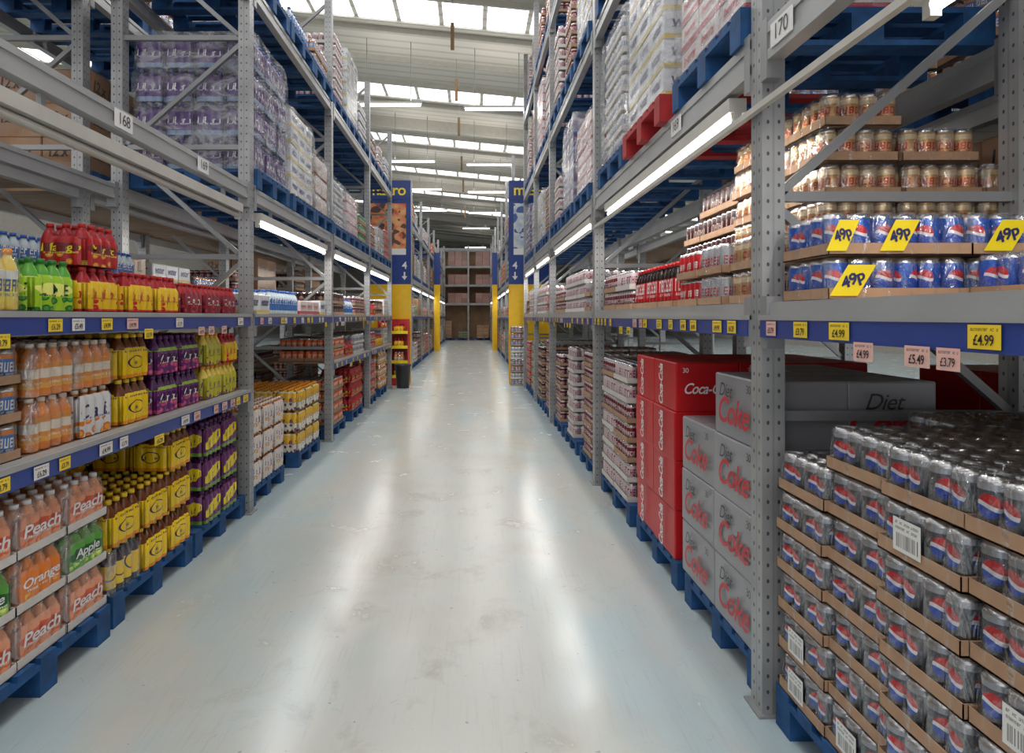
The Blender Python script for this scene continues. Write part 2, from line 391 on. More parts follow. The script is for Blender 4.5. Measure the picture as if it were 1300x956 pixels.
liq('l_green',c8(96,170,66),c8(45,125,55)); liq('l_purple',c8(80,30,85),c8(90,40,100)); liq('l_clear',c8(180,195,205),c8(60,100,185)); liq('l_red',c8(170,34,42),c8(190,45,45)); liq('l_yel',c8(240,212,90),c8(240,150,40)); liq('l_peach',c8(235,165,120),c8(236,236,234)); liq('l_dk',c8(35,32,45),c8(240,208,50))

U={}
U['cmax']=can_tray('cola_can_tray','cmax',nx=6,ny=4,seg=18,film=True)
U['cblue']=can_tray('blue_can_tray','cblue',nx=6,ny=4,seg=18,film=True)
for k in('cgold','cdiet','cred','cburg','cpink','cdark','clblue','corange','cgreen','cwhite'):
    U[k]=can_tray(k[1:]+'_can_tray',k,nx=4,ny=6 if k in('cburg','cpink') else 4,tray='card' if k not in('cpink','cwhite') else 'cardw',film=(k in('cgold','cdiet','clblue')))
def P(k,*a,**kw): U[k]=bottle_pack(k,*a,**kw)
P('tea','l_tea','s_yellow','l_teacap','s_yellow',word='Lipton',wc='navy',zf=.52,wh=.025)
P('teadk','l_dk','s_yellow','l_dkcap',None,nx=3,ny=4,film=True)
P('yred','l_red','s_yred','l_redcap','s_yred',h=.19,word='Rubicon',wc='red',zf=.64)
P('lime','l_green','s_lime','l_greencap','s_lime',h=.2,word='LIME',wc='green',zf=.64)
P('green','l_green','s_green','l_greencap','s_green',word='Apple',zf=.62)
P('redp','l_red','s_red','l_redcap','s_red',h=.18,word='Mango',wc='yel',zf=.62)
P('dred','l_red','s_dred','l_redcap','s_dred',h=.17,word='Cherry',zf=.64)
P('purple','l_purple','s_purple','l_purplecap','s_purple',h=.2,word='Vimto',wc='white',zf=.62)
P('purpley','l_purple','s_purpley','l_purplecap','s_purpley',h=.2,sf=.8,word='2 for 1.49',wc='plum',zf=.52,tilt=.32,wh=.05)
P('orange','l_orange','b_oj','l_orangecap',None,h=.2,film=True)
P('white','l_orange','s_white','l_orangecap','s_white',h=.2,sf=.85,word='Oasis',wc='navy',zf=.64,wh=.06)
P('peach','l_peach','s_peach','l_peachcap','s_peach',h=.19,tray='cardw',sf=.72,film=True,word='Peach',zf=.66)
P('greent','l_green','s_green','l_peachcap','s_green',h=.19,tray='cardw',sf=.72,film=True,word='Apple',zf=.66)
P('oranget','l_orange','s_orange','l_peachcap','s_orange',h=.19,tray='cardw',sf=.72,film=True,word='Orange',zf=.66)
P('yelbot','l_yel','b_yel','l_yelcap',None,h=.22,film=True)
P('cola','l_cola','cred','l_colacap',None,h=.24,tray='card')
P('clear','l_clear','s_blue','l_clearcap',None,h=.2)
P('lilac','l_purple','s_lilac','l_clearcap','s_lilac',h=.24,sf=.75,word='Ribena',zf=.62,wh=.05)
P('ygreen','l_yel','s_ygreen','l_yelcap','s_ygreen',h=.2,word='Tropical',wc='plum',zf=.64)
P('orpur','l_orange','s_oran_pur','l_orangecap','s_oran_pur',h=.19,sf=.85,word='Fruit',wc='plum',zf=.64,wh=.05)
P('whitey','l_yel','s_whitey','l_yelcap','s_whitey',h=.19,sf=.85,word='Fruit',wc='plum',zf=.64,wh=.05)
M['box_red']=lab('red_carton',c8(198,20,28),style='none',rough=.4,vary=.12,bumpy=False)
M['box_grey']=lab('grey_carton',c8(152,153,159),style='none',rough=.3,metal=.15,vary=.14,bumpy=False)
U['bred']=carton('red_drink_carton','box_red',.33,.4,.255)
U['bgrey']=carton('grey_drink_carton','box_grey',.33,.44,.255)
U['pinkbox']=carton('carton','s_pinkbox',.4,.4,.3)
U['cardbox']=carton('carton','s_card',.35,.4,.25,word='12 x 1L',wc='black')
U['whitebox']=carton('carton','s_whiteblue',.3,.25,.15,word='water',wc='navy')
U['wpbox']=carton('carton','s_wpink',.3,.25,.13,word='berry',wc='red')
U['lbox']=carton('carton','s_lilac',.3,.25,.18,word='grape')

NCH=[0]
def stack(name,units,side,xf,y0,y1,z0,layers,cols=3,jit=.003,colfn=None,pick=None,gap=.004):
    if isinstance(units,str): units=[units]
    us=[U[k] for k in units]
    dy=max(a.dy for a in us)+gap; dx=max(a.dx for a in us)+gap; dz=max(a.dz for a in us)
    n=max(1,int((y1-y0+.02)/dy)); pad=((y1-y0)-n*dy)/2
    e=empty(name,(xf,y0,z0))
    for j in range(n):
        for i in range(cols):
            ln=layers[j%len(layers)] if isinstance(layers,(list,tuple)) else layers
            if colfn: ln=colfn(i,j,ln)
            for k in range(ln):
                if i>=2 and j>0 and k<ln-2: continue
                uu=us[(pick(i,j,k) if pick else R.randrange(len(us)))]
                ox=i*dx if side=='R' else -(i*dx)-uu.dx
                mkobj('pack_%d'%NCH[0],uu.me,e,(ox+R.uniform(-jit,jit),pad+j*dy+R.uniform(-jit,jit)*.5,k*dz)); NCH[0]+=1
    return e,n,dy,pad,dz,dx

def pallet_mesh(mat,dx,dy):
    b=MB()
    for k in range(3):
        y=(0,dy/2-.05,dy-.1)[k]
        b.box(0,dx,y,y+.1,0,.02,mat)
        for x in(0,dx/2-.06,dx-.12): b.box(x,x+.12,y,y+.1,.02,.1,mat)
    for x in(0,dx/2-.06,dx-.12): b.box(x,x+.12,0,dy,.1,.12,mat)
    n=7; w=.09; 
    for k in range(n):
        y=k*(dy-w)/(n-1); b.box(0,dx,y,y+w,.12,.142,mat)
    return b.mesh('pallet_mesh')
PB=pallet_mesh('pallet_blue',.95,.84); PR=pallet_mesh('pallet_red',.95,.84); PB2=pallet_mesh('pallet_blue',.95,.98)
PH=.142
def pallet(side,xf,y0,z0,me=None):
    return mkobj('wooden_pallet',me or PB,None,((xf if side=='R' else xf-.95),y0,z0))

def film():
    t=NT('stretch_film'); x,y,z,_=t.uv('Object')
    nz=t.noise(t.comb(t.mth('MULTIPLY',x,1.5),t.mth('MULTIPLY',y,1.5),t.mth('MULTIPLY',z,3.)),3,5,.6,1.3)
    t.bump(nz,1.,.05)
    t.fin((.74,.76,.8),.09)
    tr=t.n.new('ShaderNodeBsdfTransparent'); mx=t.n.new('ShaderNodeMixShader')
    t.l.new(t.ramp(nz,.42,.72,.08,.55),mx.inputs[0])
    t.l.new(tr.outputs[0],mx.inputs[1]); t.l.new(t.b.outputs[0],mx.inputs[2]); t.l.new(mx.outputs[0],t.out.inputs[0])
    return t.m
M['film']=film()
def wrap(parent,x0,x1,y0,y1,z0,z1):
    b=MB(); nx,nz=10,9
    def ringpts(k):
        z=z0+(z1-z0)*k/nz; P=[]; top=(k==nz)
        for (ax,ay,bx,by) in((x0,y0,x1,y0),(x1,y0,x1,y1),(x1,y1,x0,y1),(x0,y1,x0,y0)):
            for q in range(nx):
                f=q/nx; x=ax+(bx-ax)*f; y=ay+(by-ay)*f
                nn=mn.noise(Vector((x*5,y*5,z*4)))*.02
                cx,cy=(x0+x1)/2,(y0+y1)/2
                s=1+nn/.4-(.03 if top else 0)-(.02 if q==0 else 0)
                P.append((cx+(x-cx)*s,cy+(y-cy)*s,z))
        return P
    n=nx*4
    for k in range(nz+1): b.v+=ringpts(k)
    for k in range(nz):
        for q in range(n):
            b.face([k*n+q,k*n+(q+1)%n,(k+1)*n+(q+1)%n,(k+1)*n+q],'film',None,True)
    b.face([nz*n+q for q in range(n)],'film')
    o=b.obj('stretch_wrap'); o.parent=parent
    o.matrix_parent_inverse=Matrix.Translation(-Vector(parent.location))
    return o

# ------------------------------------------------------------ racking
XL=-1.578; XR=1.015; DEP=.98
def rack(name,side,xf,ys,levels,top,tags=True,dep=DEP):
    s=1 if side=='R' else -1
    b=MB()
    def bx(xa,xb,*a): b.box(xf+s*xa,xf+s*xb,*a)
    for y in ys:
        for xa in(0.0,dep-.08):
            bx(xa,xa+.08,y,y+.09,0,top,'post')
            bx(xa-.02,xa+.1,y-.02,y+.11,0,.008,'steel')
        z=.25;k=0
        while z<top-.8:
            bx(.08,dep-.08,y+.03,y+.06,z,z+.035,'steel')
            a=(xf+s*.08,y+.045,z+.03);c=(xf+s*(dep-.08),y+.045,z+.75)
            if k%2: a,c=(a[0],a[1],c[2]),(c[0],c[1],a[2])
            b.bar(a,c,.03,.03,'steel'); z+=.78;k+=1
    for i,(ya,yb) in enumerate(zip(ys,ys[1:])):
        y0=ya+.09;y1=yb
        for(zt,h,kind,deck)in levels(i):
            for xa,fr in((0.0,True),(dep-.05,False)):
                if kind=='blue' and fr:
                    if side=='R':
                        bx(xa+.005,xa+.05,y0,y1,zt-.115,zt,'steel_l')
                        bx(xa-.012,xa+.005,y0+.01,y1-.01,zt-.122,zt-.062,'bluestrip')
                        bx(xa-.016,xa+.02,y0,y1,zt-.062,zt-.045,'steel_l')
                    else:
                        bx(xa+.005,xa+.05,y0,y1,zt-.09,zt,'steel_l')
                        bx(xa-.012,xa+.005,y0+.01,y1-.01,zt-.085,zt-.022,'bluestrip')
                        bx(xa-.016,xa+.02,y0,y1,zt-.022,zt-.002,'steel_l')
                else:
                    bx(xa+.002,xa+.05,y0,y1,zt-h,zt,'steel_l')
                    bx(xa-.004,xa+.002,y0,y1,zt-h*.28,zt,'steel_l'); bx(xa-.004,xa+.002,y0,y1,zt-h,zt-h*.72,'steel_l')
                for yy in(y0,y1-.05):
                    bx(xa-.006,xa+.052,yy,yy+.05,zt-max(h,.1)-.06,zt+.02,'steel')
            if deck:
                n=max(4,int((y1-y0)/.14)); w=(y1-y0)/n
                for q in range(n): bx(.05,dep-.05,y0+q*w+.003,y0+(q+1)*w-.003,zt-.022,zt-.002,'wood')
            if kind=='blue' and tags:
                y=y0+.1
                if ya>15: continue
                while y<y1-.12:
                    w=R.choice((.07,.085,.085,.1)); m=R.choice(('tagy','tagw','tagy','tagw','tagp') if side=='L' else ('tagy','tagy','tagy','tagy','tagp'))
                    zc=zt-.052 if side=='L' else zt-.09
                    if R.random()<.22: zc-=.05
                    xx=xf-s*.0165
                    z0,z1=zc-.024,zc+.024
                    if side=='R': ps=[(xx,y+w,z0),(xx,y,z0),(xx,y,z1),(xx,y+w,z1)]
                    else: ps=[(xx,y,z0),(xx,y+w,z0),(xx,y+w,z1),(xx,y,z1)]
                    near=y<5.4
                    b.quad(ps,m+('p' if near else ''))
                    if near:
                        b.word(R.choice(('£4.99','£4.99','£5.49','£3.79','£6.29')),(xf-s*.018,y+w/2,zc-.006),(0,-s,0),w*.62,.022,'black',shear=0.,off=.01)
                    y+=w+R.choice((.02,.06,.12,.2,.25))
    return b.obj(name)

ysL=[-.76,1.96,4.68,7.40,10.12,12.84]
ysR=[-.88,2.32,5.50,8.70,10.9,13.1]
def lvL(i):
    l=[(1.42,.08,'blue',True),(2.33,.1,'grey',False),(3.8,.1,'grey',False)]
    if i!=2: l.append((.89,.08,'blue',True))
    return l
def lvR(i):
    l=[(1.45,.1,'blue',True),(2.41,.13,'grey',False),(3.8,.12,'grey',False)]
    if i>=2: l.append((5.3,.12,'grey',False))
    return l
rack('pallet_racking','L',XL,ysL,lvL,5.0)
rack('pallet_racking','R',XR,ysR,lvR,6.6)
def lvB(i): return [(1.42,.1,'grey',True),(2.33,.1,'grey',True),(3.8,.1,'grey',False)]
rack('pallet_racking','L',XL-DEP-.2,ysL,lvB,5.0,tags=False)
rack('pallet_racking','R',XR+DEP+.2,ysR,lvB,6.6,tags=False)
ysF=[17.2+3.45*k for k in range(7)]
def lvF(i): return [(1.43,.1,'blue',True),(2.4,.12,'grey',False),(3.8,.12,'grey',False)]
rack('pallet_racking','L',XL,ysF,lvF,5.0); rack('pallet_racking','R',XR,ysF,lvF,5.6)

def plate(side,xf,y,z,s):
    e=empty('bay_number_sign',(xf,y,z)); b=MB(); q=1 if side=='L' else -1
    b.box(0,q*.004,-.075,.075,-.04,.04,'white'); b.obj('plate',e)
    text(e,'digits',s,(q*.0055,0,0),side,.075,'black')
plate('L',XL+.005,2.98,2.28,'168'); plate('L',XL+.005,3.86,2.28,'169')
plate('R',XR-.005,3.28,2.345,'169'); plate('R',XR-.005,2.16,2.345,'170')

def racklight(side,xf,y0,y1,z,on=True,power=18):
    s=1 if side=='R' else -1
    e=empty('rack_strip_light',(xf,y0,z)); b=MB(); Ln=y1-y0
    b.box(s*.0,s*.07,0,Ln,.02,.075,'fix')
    b.box(s*.02,s*.05,0,.03,-.03,.02,'fix'); b.box(s*.02,s*.05,Ln-.03,Ln,-.03,.02,'fix')
    for yy in(.3,Ln-.3): b.box(s*.02,s*.04,yy,yy+.03,.075,.14,'steel')
    b.obj('housing',e)
    bb=MB()
    T=Matrix.Translation((s*.035,.03,-.002))@Matrix.Rotation(-math.pi/2,4,'X')
    bb.lathe([(.018,0),(.018,Ln-.06)],0,0,0,10,['tube' if on else 'fix']*2)
    bb.v=[tuple(T@Vector(p)) for p in bb.v]; bb.obj('tube',e)
    if on:
        l=D.lights.new('strip','AREA'); l.shape='RECTANGLE'; l.size=.05; l.size_y=Ln-.1; l.energy=power; l.color=(1,.965,.905)
        o=D.objects.new('lamp',l); COL.objects.link(o); o.parent=e; o.location=(s*.035,Ln/2,-.03)
        o.rotation_euler=(0,math.radians(-15*s),0)
racklight('L',XL+.0,2.15,4.55,2.1,on=False)
for a,c in((4.95,7.2),(7.65,9.9),(10.35,12.6)): racklight('L',XL,a,c,2.1,power=13)
racklight('R',XR,2.62,5.1,2.19,power=13); racklight('R',XR+.12,-.2,1.7,2.19,on=True,power=13)
for a,c in((5.75,8.3),(8.95,10.7),(11.1,12.9)): racklight('R',XR,a,c,2.19,power=13)
for k in range(6):
    racklight('L',XL,ysF[k]+.3,ysF[k+1]-.3,2.15,power=7); racklight('R',XR,ysF[k]+.3,ysF[k+1]-.3,2.15,power=7)
b=MB(); b.bar((XR-.015,-.7,2.13),(XR-.015,5.45,2.13),.022,.022,'fix'); b.bar((XR-.015,5.6,2.13),(XR-.015,12.9,2.13),.02,.02,'fix'); b.obj('cable_conduit')

# ------------------------------------------------------------ goods RIGHT
g=XR+.03
pallet('R',g,1.30,0,PB2); pallet('R',g,.28,0,PB2)
bands=[(1.975,2.265,6),(1.685,1.975,7),(1.395,1.685,7),(1.105,1.395,7),(.8,1.105,7),(.5,.8,7)]
st=empty('can_tray_stack',(g,0,PH))
uu=U['cmax']
for bi,(a,c,n) in enumerate(bands):
    ox=(.0,.012,-.012,-.004,.01,0)[bi]
    for i in range(2):
        nn=n+(1 if (i==1 and bi!=1) else 0)
        for k in range(nn):
            o=mkobj('tray_%d'%NCH[0],uu.me,st,(i*.432+ox+R.uniform(-.006,.006),a+R.uniform(-.004,.004),k*.1345)); NCH[0]+=1
            if i==0 and (bi,k) in ((2,5),(3,3),(0,1),(1,0),(0,0),(4,2)):
                b=MB(); xx=-.003; w=.1;hh=.08; y=.08+R.random()*.05
                b.quad([(xx,y+w,.02),(xx,y,.02),(xx,y,.02+hh),(xx,y+w,.02+hh)],'bar'); b.obj('barcode_label',o)
SZ=1.45
st=empty('can_tray_stack',(XR+.04,0,SZ)); uu=U['cblue']
def pm_label(parent,x,y,z,w,h=.105):
    b=MB()
    b.quad([(x,y-.006,z+.012),(x+w*.6,y-.006,z+.012),(x+w,y-.006,z+h),(x+w*.4,y-.006,z+h)],'yel')
    b.word('49p',(x+w*.5,y-.008,z+h*.55),(1,0,0),w*.55,.045,'navy',tilt=.45,off=.03)
    b.obj('price_flash',parent)
for(x,y,k)in((0,1.98,0),(0,1.98,1),(.432,1.98,0),(.432,1.98,1),(.40,1.66,0),(.9,1.98,0),(.9,1.98,1),(.84,1.66,0)):
    mkobj('tray_%d'%NCH[0],uu.me,st,(x+.01,y,k*.1345)); NCH[0]+=1
pm_label(st,.01,1.98,0,.14);pm_label(st,.16,1.98,.1345,.12);pm_label(st,.4,1.66,0,.18);pm_label(st,.47,1.98,.1345,.14);pm_label(st,.0,1.98,.1345,.1)
st=empty('can_tray_stack',(1.32,2.5,SZ)); uu=U['cgold']
for i in range(3):
    for j in range(3):
        for k in range(6-(i==1)-2*(i==2)):
            mkobj('tray_%d'%NCH[0],uu.me,st,(i*.305+(k%2)*.012,j*.29,k*.1345)); NCH[0]+=1
stack('can_tray_stack','cgold','R',XR+.05,2.44,2.76,SZ,2,cols=1)
stack('can_tray_stack','cdiet','R',XR+.04,2.8,3.1,SZ,2,cols=1)
stack('can_tray_stack','cred','R',XR+.04,3.12,3.42,SZ,2,cols=1)
stack('can_tray_stack','cdark','R',XR+.36,3.42,4.3,SZ,[5,5,4],cols=2)
stack('bottle_pack_stack','cola','R',XR+.04,3.45,4.4,SZ,1,cols=1)
stack('can_tray_stack',['cpink','cburg'],'R',XR+.04,4.42,5.35,SZ,[2,2],cols=3)
pallet('R',g,2.42,0); pallet('R',g,3.38,0); pallet('R',g,4.4,0,PB2)
e,n,dy,pad,dz,dx=stack('drink_carton_stack','bgrey','R',g,2.42,3.32,PH,[4,3],cols=2,jit=.006,colfn=lambda i,j,l:l+(i>0 and j>0))
for j in range(2):
    for k in range(4-j):
        y=pad+j*dy+.22
        text(e,'logo','Diet',(-.009,y+.07,k*dz+.19),'R',.08,'black',shear=.35)
        text(e,'logo','Coke',(-.009,y+.0,k*dz+.105),'R',.15,'red',shear=.3,off=.002)
        text(e,'logo','30',(-.009,y-.16,k*dz+.215),'R',.045,'black')
text(e,'logo','Diet',(.45,-.012,3*dz+.18),'cam',.085,'black',shear=.35); text(e,'logo','Coke',(.45,-.012,3*dz+.1),'cam',.13,'red',shear=.3,off=.003)
e,n,dy,pad,dz,dx=stack('drink_carton_stack','bred','R',g,3.4,4.24,PH,4,cols=3,jit=.005)
for i in range(3):
    text(e,'logo','Coca-Cola',(i*dx+.165,pad-.014,3*dz+.12),'cam',.078,'white',shear=.4,off=.001,sx=.82); text(e,'logo','30',(i*dx+.05,pad-.014,3*dz+.215),'cam',.035,'white')
for j in range(2):
    for k in range(0,4):
        text(e,'logo','Coca-Cola',(-.016,pad+j*dy+.2,k*dz+.125),'R',.1,'white',shear=.3,off=.002,sx=.55,tilt=math.pi/2)
stack('can_tray_stack',['cpink','cburg'],'R',g,4.42,5.4,PH,7,cols=3)
def nameof(pr):
    uu=U[pr if isinstance(pr,str) else pr[0]]
    return 'can_tray_stack' if uu.name.endswith('can_tray') else ('carton_stack' if uu.name=='carton' else 'bottle_pack_stack')
def bay_bottom(side,xf,y0,y1,prods,layers,cols=3):
    n=int((y1-y0)/.9); w=(y1-y0)/n
    for k in range(n):
        ya=y0+k*w+.03; pallet(side,xf,ya,0,PB)
        pr=prods[k%len(prods)]; ly=layers[k%len(layers)]
        stack(nameof(pr),pr,side,xf,ya,ya+.84,PH,ly,cols=cols)
bay_bottom('R',g,5.6,8.7,['cburg','cpink','cburg'],[7,7,6])
bay_bottom('R',g,8.8,10.9,['cburg','cdark'],[7,6])
bay_bottom('R',g,11.0,13.1,['cgreen','cred'],[6,6])
def shelf_row(side,xf,y0,y1,z,prods,layers,cols=3):
    y=y0; k=0
    while y<y1-.3:
        pr=prods[k%len(prods)]; uu=U[pr if isinstance(pr,str) else pr[0]]
        w=min((uu.dy+.004)*R.choice((2,3,3))+.02,y1-y); ly=layers[k%len(layers)]
        if w<uu.dy: break
        stack(nameof(pr),pr,side,xf,y,y+w,z,ly,cols=cols); y+=w+.02; k+=1
shelf_row('R',XR+.04,5.62,8.68,SZ,['cdiet','cpink','cburg','cred'],[2,3,2])
shelf_row('R',XR+.04,8.82,10.88,SZ,['cred','cpink','cburg'],[2,3])
shelf_row('R',XR+.04,11.02,13.08,SZ,['cpink','cdark'],[3,2])
def upper(side,xf,y0,z,unit,layers,wrapd=True,pm=None,w=.84,cols=2):
    pallet(side,xf,y0,z,pm)
    nm='wrapped_goods_stack' if wrapd else nameof(unit)
    e,n,dy,pad,dz,dx=stack(nm,unit,side,xf+(.03 if side=='R' else -.03),y0+.01,y0+w-.01,z+PH,layers,cols=cols)
    if wrapd:
        H=(max(layers) if isinstance(layers,(list,tuple)) else layers)*dz+.02
        D_=dx*cols+.02
        xa,xb=(0-.015,D_) if side=='R' else (-D_,.015)
        wrap(e,xf+xa+(.03 if side=='R' else -.03),xf+xb+(.03 if side=='R' else -.03),y0-.01,y0+w+.01,z+PH,z+PH+H)
zR=2.41
upper('R',XR-.02,2.46,zR,'wpbox',7,pm=PB)
upper('R',XR-.05,3.42,zR,'whitebox',6,pm=PR)
upper('R',XR-.02,4.42,zR,'cwhite',7,pm=PB)
for k,(u_,l_,w_) in enumerate((('wpbox',5,True),('lbox',5,True),('cpink',4,False))): upper('R',XR-.02,5.68+k*1.0,zR,u_,l_,w_)
for k,(u_,l_,w_) in enumerate((('cburg',5,False),('whitebox',5,True))): upper('R',XR,8.85+k*1.0,zR,u_,l_,w_)
for k,(u_,l_,w_) in enumerate((('cpink',6,False),('lbox',5,True))): upper('R',XR,11.05+k*1.0,zR,u_,l_,w_)
for k in range(3): upper('R',XR-.02,2.5+k*1.0,3.8,'wpbox',6)
for k,(u_,l_,w_) in enumerate((('whitebox',6,True),('cburg',6,False),('cpink',7,False))): upper('R',XR-.02,5.68+k*1.0,3.8,u_,l_,w_)
for k,(u_,l_,w_) in enumerate((('cpink',8,False),('wpbox',8,True))): upper('R',XR,8.85+k*1.0,3.8,u_,l_,w_)
for k,(u_,l_,w_) in enumerate((('cburg',8,False),('cpink',7,False))): upper('R',XR,11.05+k*1.0,3.8,u_,l_,w_)
for k in range(2): upper('R',XR,8.85+k*1.0,5.3,'cburg',5,False); upper('R',XR,11.05+k*1.0,5.3,'cpink',6,False)
pallet('R',1.03,1.2,zR); pallet('R',1.03,.2,zR)

# ------------------------------------------------------------ goods LEFT
gl=XL-.03; zs=.89; zt=1.42
pallet('L',gl+.02,2.06,0); pallet('L',gl+.02,1.1,0); pallet('L',gl,2.96,0); pallet('L',gl,3.84,0)
stack('bottle_tray_stack',['peach','greent','oranget'],'L',gl,2.06,2.9,PH,3,cols=4,pick=lambda i,j,k:(0,1,0,2)[(k+j*2+i)%4])
stack('bottle_tray_stack',['peach','greent'],'L',gl,1.2,2.04,PH,3,cols=3)
stack('bottle_pack_stack',['tea','teadk'],'L',gl,2.96,3.8,PH,[2,2,3],cols=4,pick=lambda i,j,k:1 if (k==0 and j==0) or R.random()<.12 else 0,colfn=lambda i,j,l:l+(1 if i>1 and j<2 else 0))
stack('bottle_pack_stack','purpley','L',gl,3.86,4.66,PH,3,cols=3)
m0=XL-.05
stack('can_tray_stack','clblue','L',m0,2.08,2.4,zs,3,cols=3)
stack('bottle_pack_stack',['orange','white'],'L',m0,2.42,3.04,zs,2,cols=3,pick=lambda i,j,k:1 if (j==1 and k==0) else 0)
stack('bottle_pack_stack',['tea','ygreen'],'L',m0,3.06,3.36,zs,2,cols=3,pick=lambda i,j,k:0)
stack('bottle_pack_stack','purple','L',m0,3.38,4.0,zs,2,cols=3)
stack('bottle_pack_stack',['ygreen','yred'],'L',m0,4.02,4.62,zs,2,cols=3,pick=lambda i,j,k:0 if j==0 else k)
stack('can_tray_stack','clblue','L',m0,1.7,1.94,zs,3,cols=3)
stack('bottle_pack_stack','yelbot','L',m0,2.12,2.42,zt,1,cols=2)
stack('bottle_pack_stack','lime','L',m0-.46,2.1,2.7,zt,[2,2],cols=2)
stack('bottle_pack_stack','lime','L',m0,2.44,2.74,zt,1,cols=2)
stack('bottle_pack_stack',['yred','redp'],'L',m0,2.76,3.1,zt,[2],cols=1,pick=lambda i,j,k:k)
stack('bottle_pack_stack','yred','L',m0-.22,2.76,3.1,zt,[1],cols=3)
stack('bottle_pack_stack','yred','L',m0,3.12,3.7,zt,1,cols=3)
stack('bottle_pack_stack','dred','L',m0,3.72,4.6,zt,1,cols=3)
stack('bottle_pack_stack','clear','L',m0-.68,3.1,4.6,zt,2,cols=1)
bay_bottom('L',gl,4.78,7.4,['orpur','whitey','orpur'],[3,3,3])
shelf_row('L',m0,4.8,7.35,zt,['whitebox','clear','wpbox'],[1,1,1])
stack('bottle_pack_stack','clear','L',m0-.65,4.8,7.3,zt,1,cols=1)
bay_bottom('L',gl,7.5,10.1,['corange','redp','corange'],[4,3,4],cols=2)
bay_bottom('L',gl,10.2,12.8,['cred','orange','cburg'],[4,3,4],cols=2)
shelf_row('L',m0,7.52,10.1,zs,['corange','redp','cwhite'],[2,1,2],cols=2)
shelf_row('L',m0,10.24,12.8,zs,['cred','yred','whitebox'],[2,1,2],cols=2)
shelf_row('L',m0,7.52,10.1,zt,['cdark','clear','cburg'],[2,1,2],cols=2)
shelf_row('L',m0,10.24,12.8,zt,['redp','cdark','whitebox'],[1,2,2],cols=2)
zL=2.33
upper('L',XL+.02,4.8,zL,'lilac',4,pm=PB,w=.86,cols=4)
upper('L',XL+.02,5.75,zL,'whitebox',5); upper('L',XL+.02,6.6,zL,'orpur',3,w=.75)
for k,(u_,l_) in enumerate((('cwhite',4),('wpbox',4),('cgreen',3))): upper('L',XL,7.55+k*.88,zL,u_,l_,k!=2)
for k,(u_,l_) in enumerate((('cburg',3),('whitebox',3),('cred',4))): upper('L',XL,10.27+k*.88,zL,u_,l_,k==1)
zL2=3.8
upper('L',XL+.02,4.8,zL2,'clear',1,False); upper('L',XL+.02,5.7,zL2,'clear',1,False); upper('L',XL+.02,6.55,zL2,'clblue',2,False,w=.8)
for k,(u_,l_) in enumerate((('cpink',6),('whitebox',6),('cwhite',4))): upper('L',XL,7.55+k*.88,zL2,u_,l_,k==1)
for k,(u_,l_) in enumerate((('clblue',3),('cpink',3),('cwhite',3))): upper('L',XL,10.27+k*.88,zL2,u_,l_,False)
xb=XL-DEP-.23
for y,u_,l_ in((2.1,'cburg',3),(3.0,'clblue',4),(3.9,'cburg',2),(4.85,'cwhite',4),(5.75,'cburg',4),(6.6,'clblue',3),(7.6,'cburg',6),(8.6,'cdark',6),(10.3,'cburg',6),(11.3,'cdark',6)):
    pallet('L',xb,y,0); stack('can_tray_stack',u_,'L',xb,y,y+.8,PH,l_,cols=2)
for y,u_,l_ in((2.1,'whitebox',2),(3.0,'clblue',3),(3.9,'cred',2),(4.85,'cardbox',2),(5.75,'whitebox',3),(6.6,'clblue',3),(7.6,'cburg',4),(8.6,'cardbox',3),(10.3,'cdark',5),(11.3,'cardbox',3)):
    stack(nameof(u_),u_,'L',xb,y,y+.8,1.42,l_,cols=2)
for y in(2.1,3.0,3.9,4.85,5.75,6.6): upper('L',xb,y,3.8,'clblue',3,False)
for y in(4.85,5.75,7.6,8.5): upper('L',xb,y,2.33,'cardbox',3,False)
xb2=XR+DEP+.23
for y,u_,l_ in((.4,'cdark',6),(1.35,'cred',7),(2.5,'bred',4),(3.45,'cdark',6),(4.45,'cburg',6),(5.7,'cburg',6),(6.7,'cred',5)):
    pallet('R',xb2,y,0); stack(nameof(u_),u_,'R',xb2,y,y+.8,PH,l_,cols=2)
for y,u_,l_ in((.4,'cgold',5),(1.35,'cdiet',3),(2.5,'cardbox',3),(3.45,'cdark',4),(4.45,'cardbox',2),(5.7,'cburg',4),(6.7,'cardbox',2)):
    stack(nameof(u_),u_,'R',xb2,y,y+.8,1.42,l_,cols=2)
for y in(.4,1.35,2.5,3.45,4.45,5.7): upper('R',xb2,y,2.33,'clblue',4,False)

# ------------------------------------------------------------ far block
far=['cpink','cburg','cred','whitebox','cardbox','cwhite','corange','cgreen','cdiet','cdark']
for side,xf in(('L',XL-.03),('R',XR+.03)):
    for i in range(6):
        for k in range(3):
            y=ysF[i]+.2+k*1.08
            for z,ly in((0,R.choice((4,5,6))),(2.4,R.choice((3,4,5))),(3.8,R.choice((3,4,0)))):
                if ly==0: continue
                u_=R.choice(far); 
                pallet(side,xf,y,z,PB2)
                if u_ in('whitebox','cardbox') : ly=max(2,ly-1)
                stack(nameof(u_),u_,side,xf,y,y+.95,z+PH,ly,cols=1)
            u_=R.choice(far); stack(nameof(u_),u_,side,xf,y,y+.95,1.43,2,cols=1)

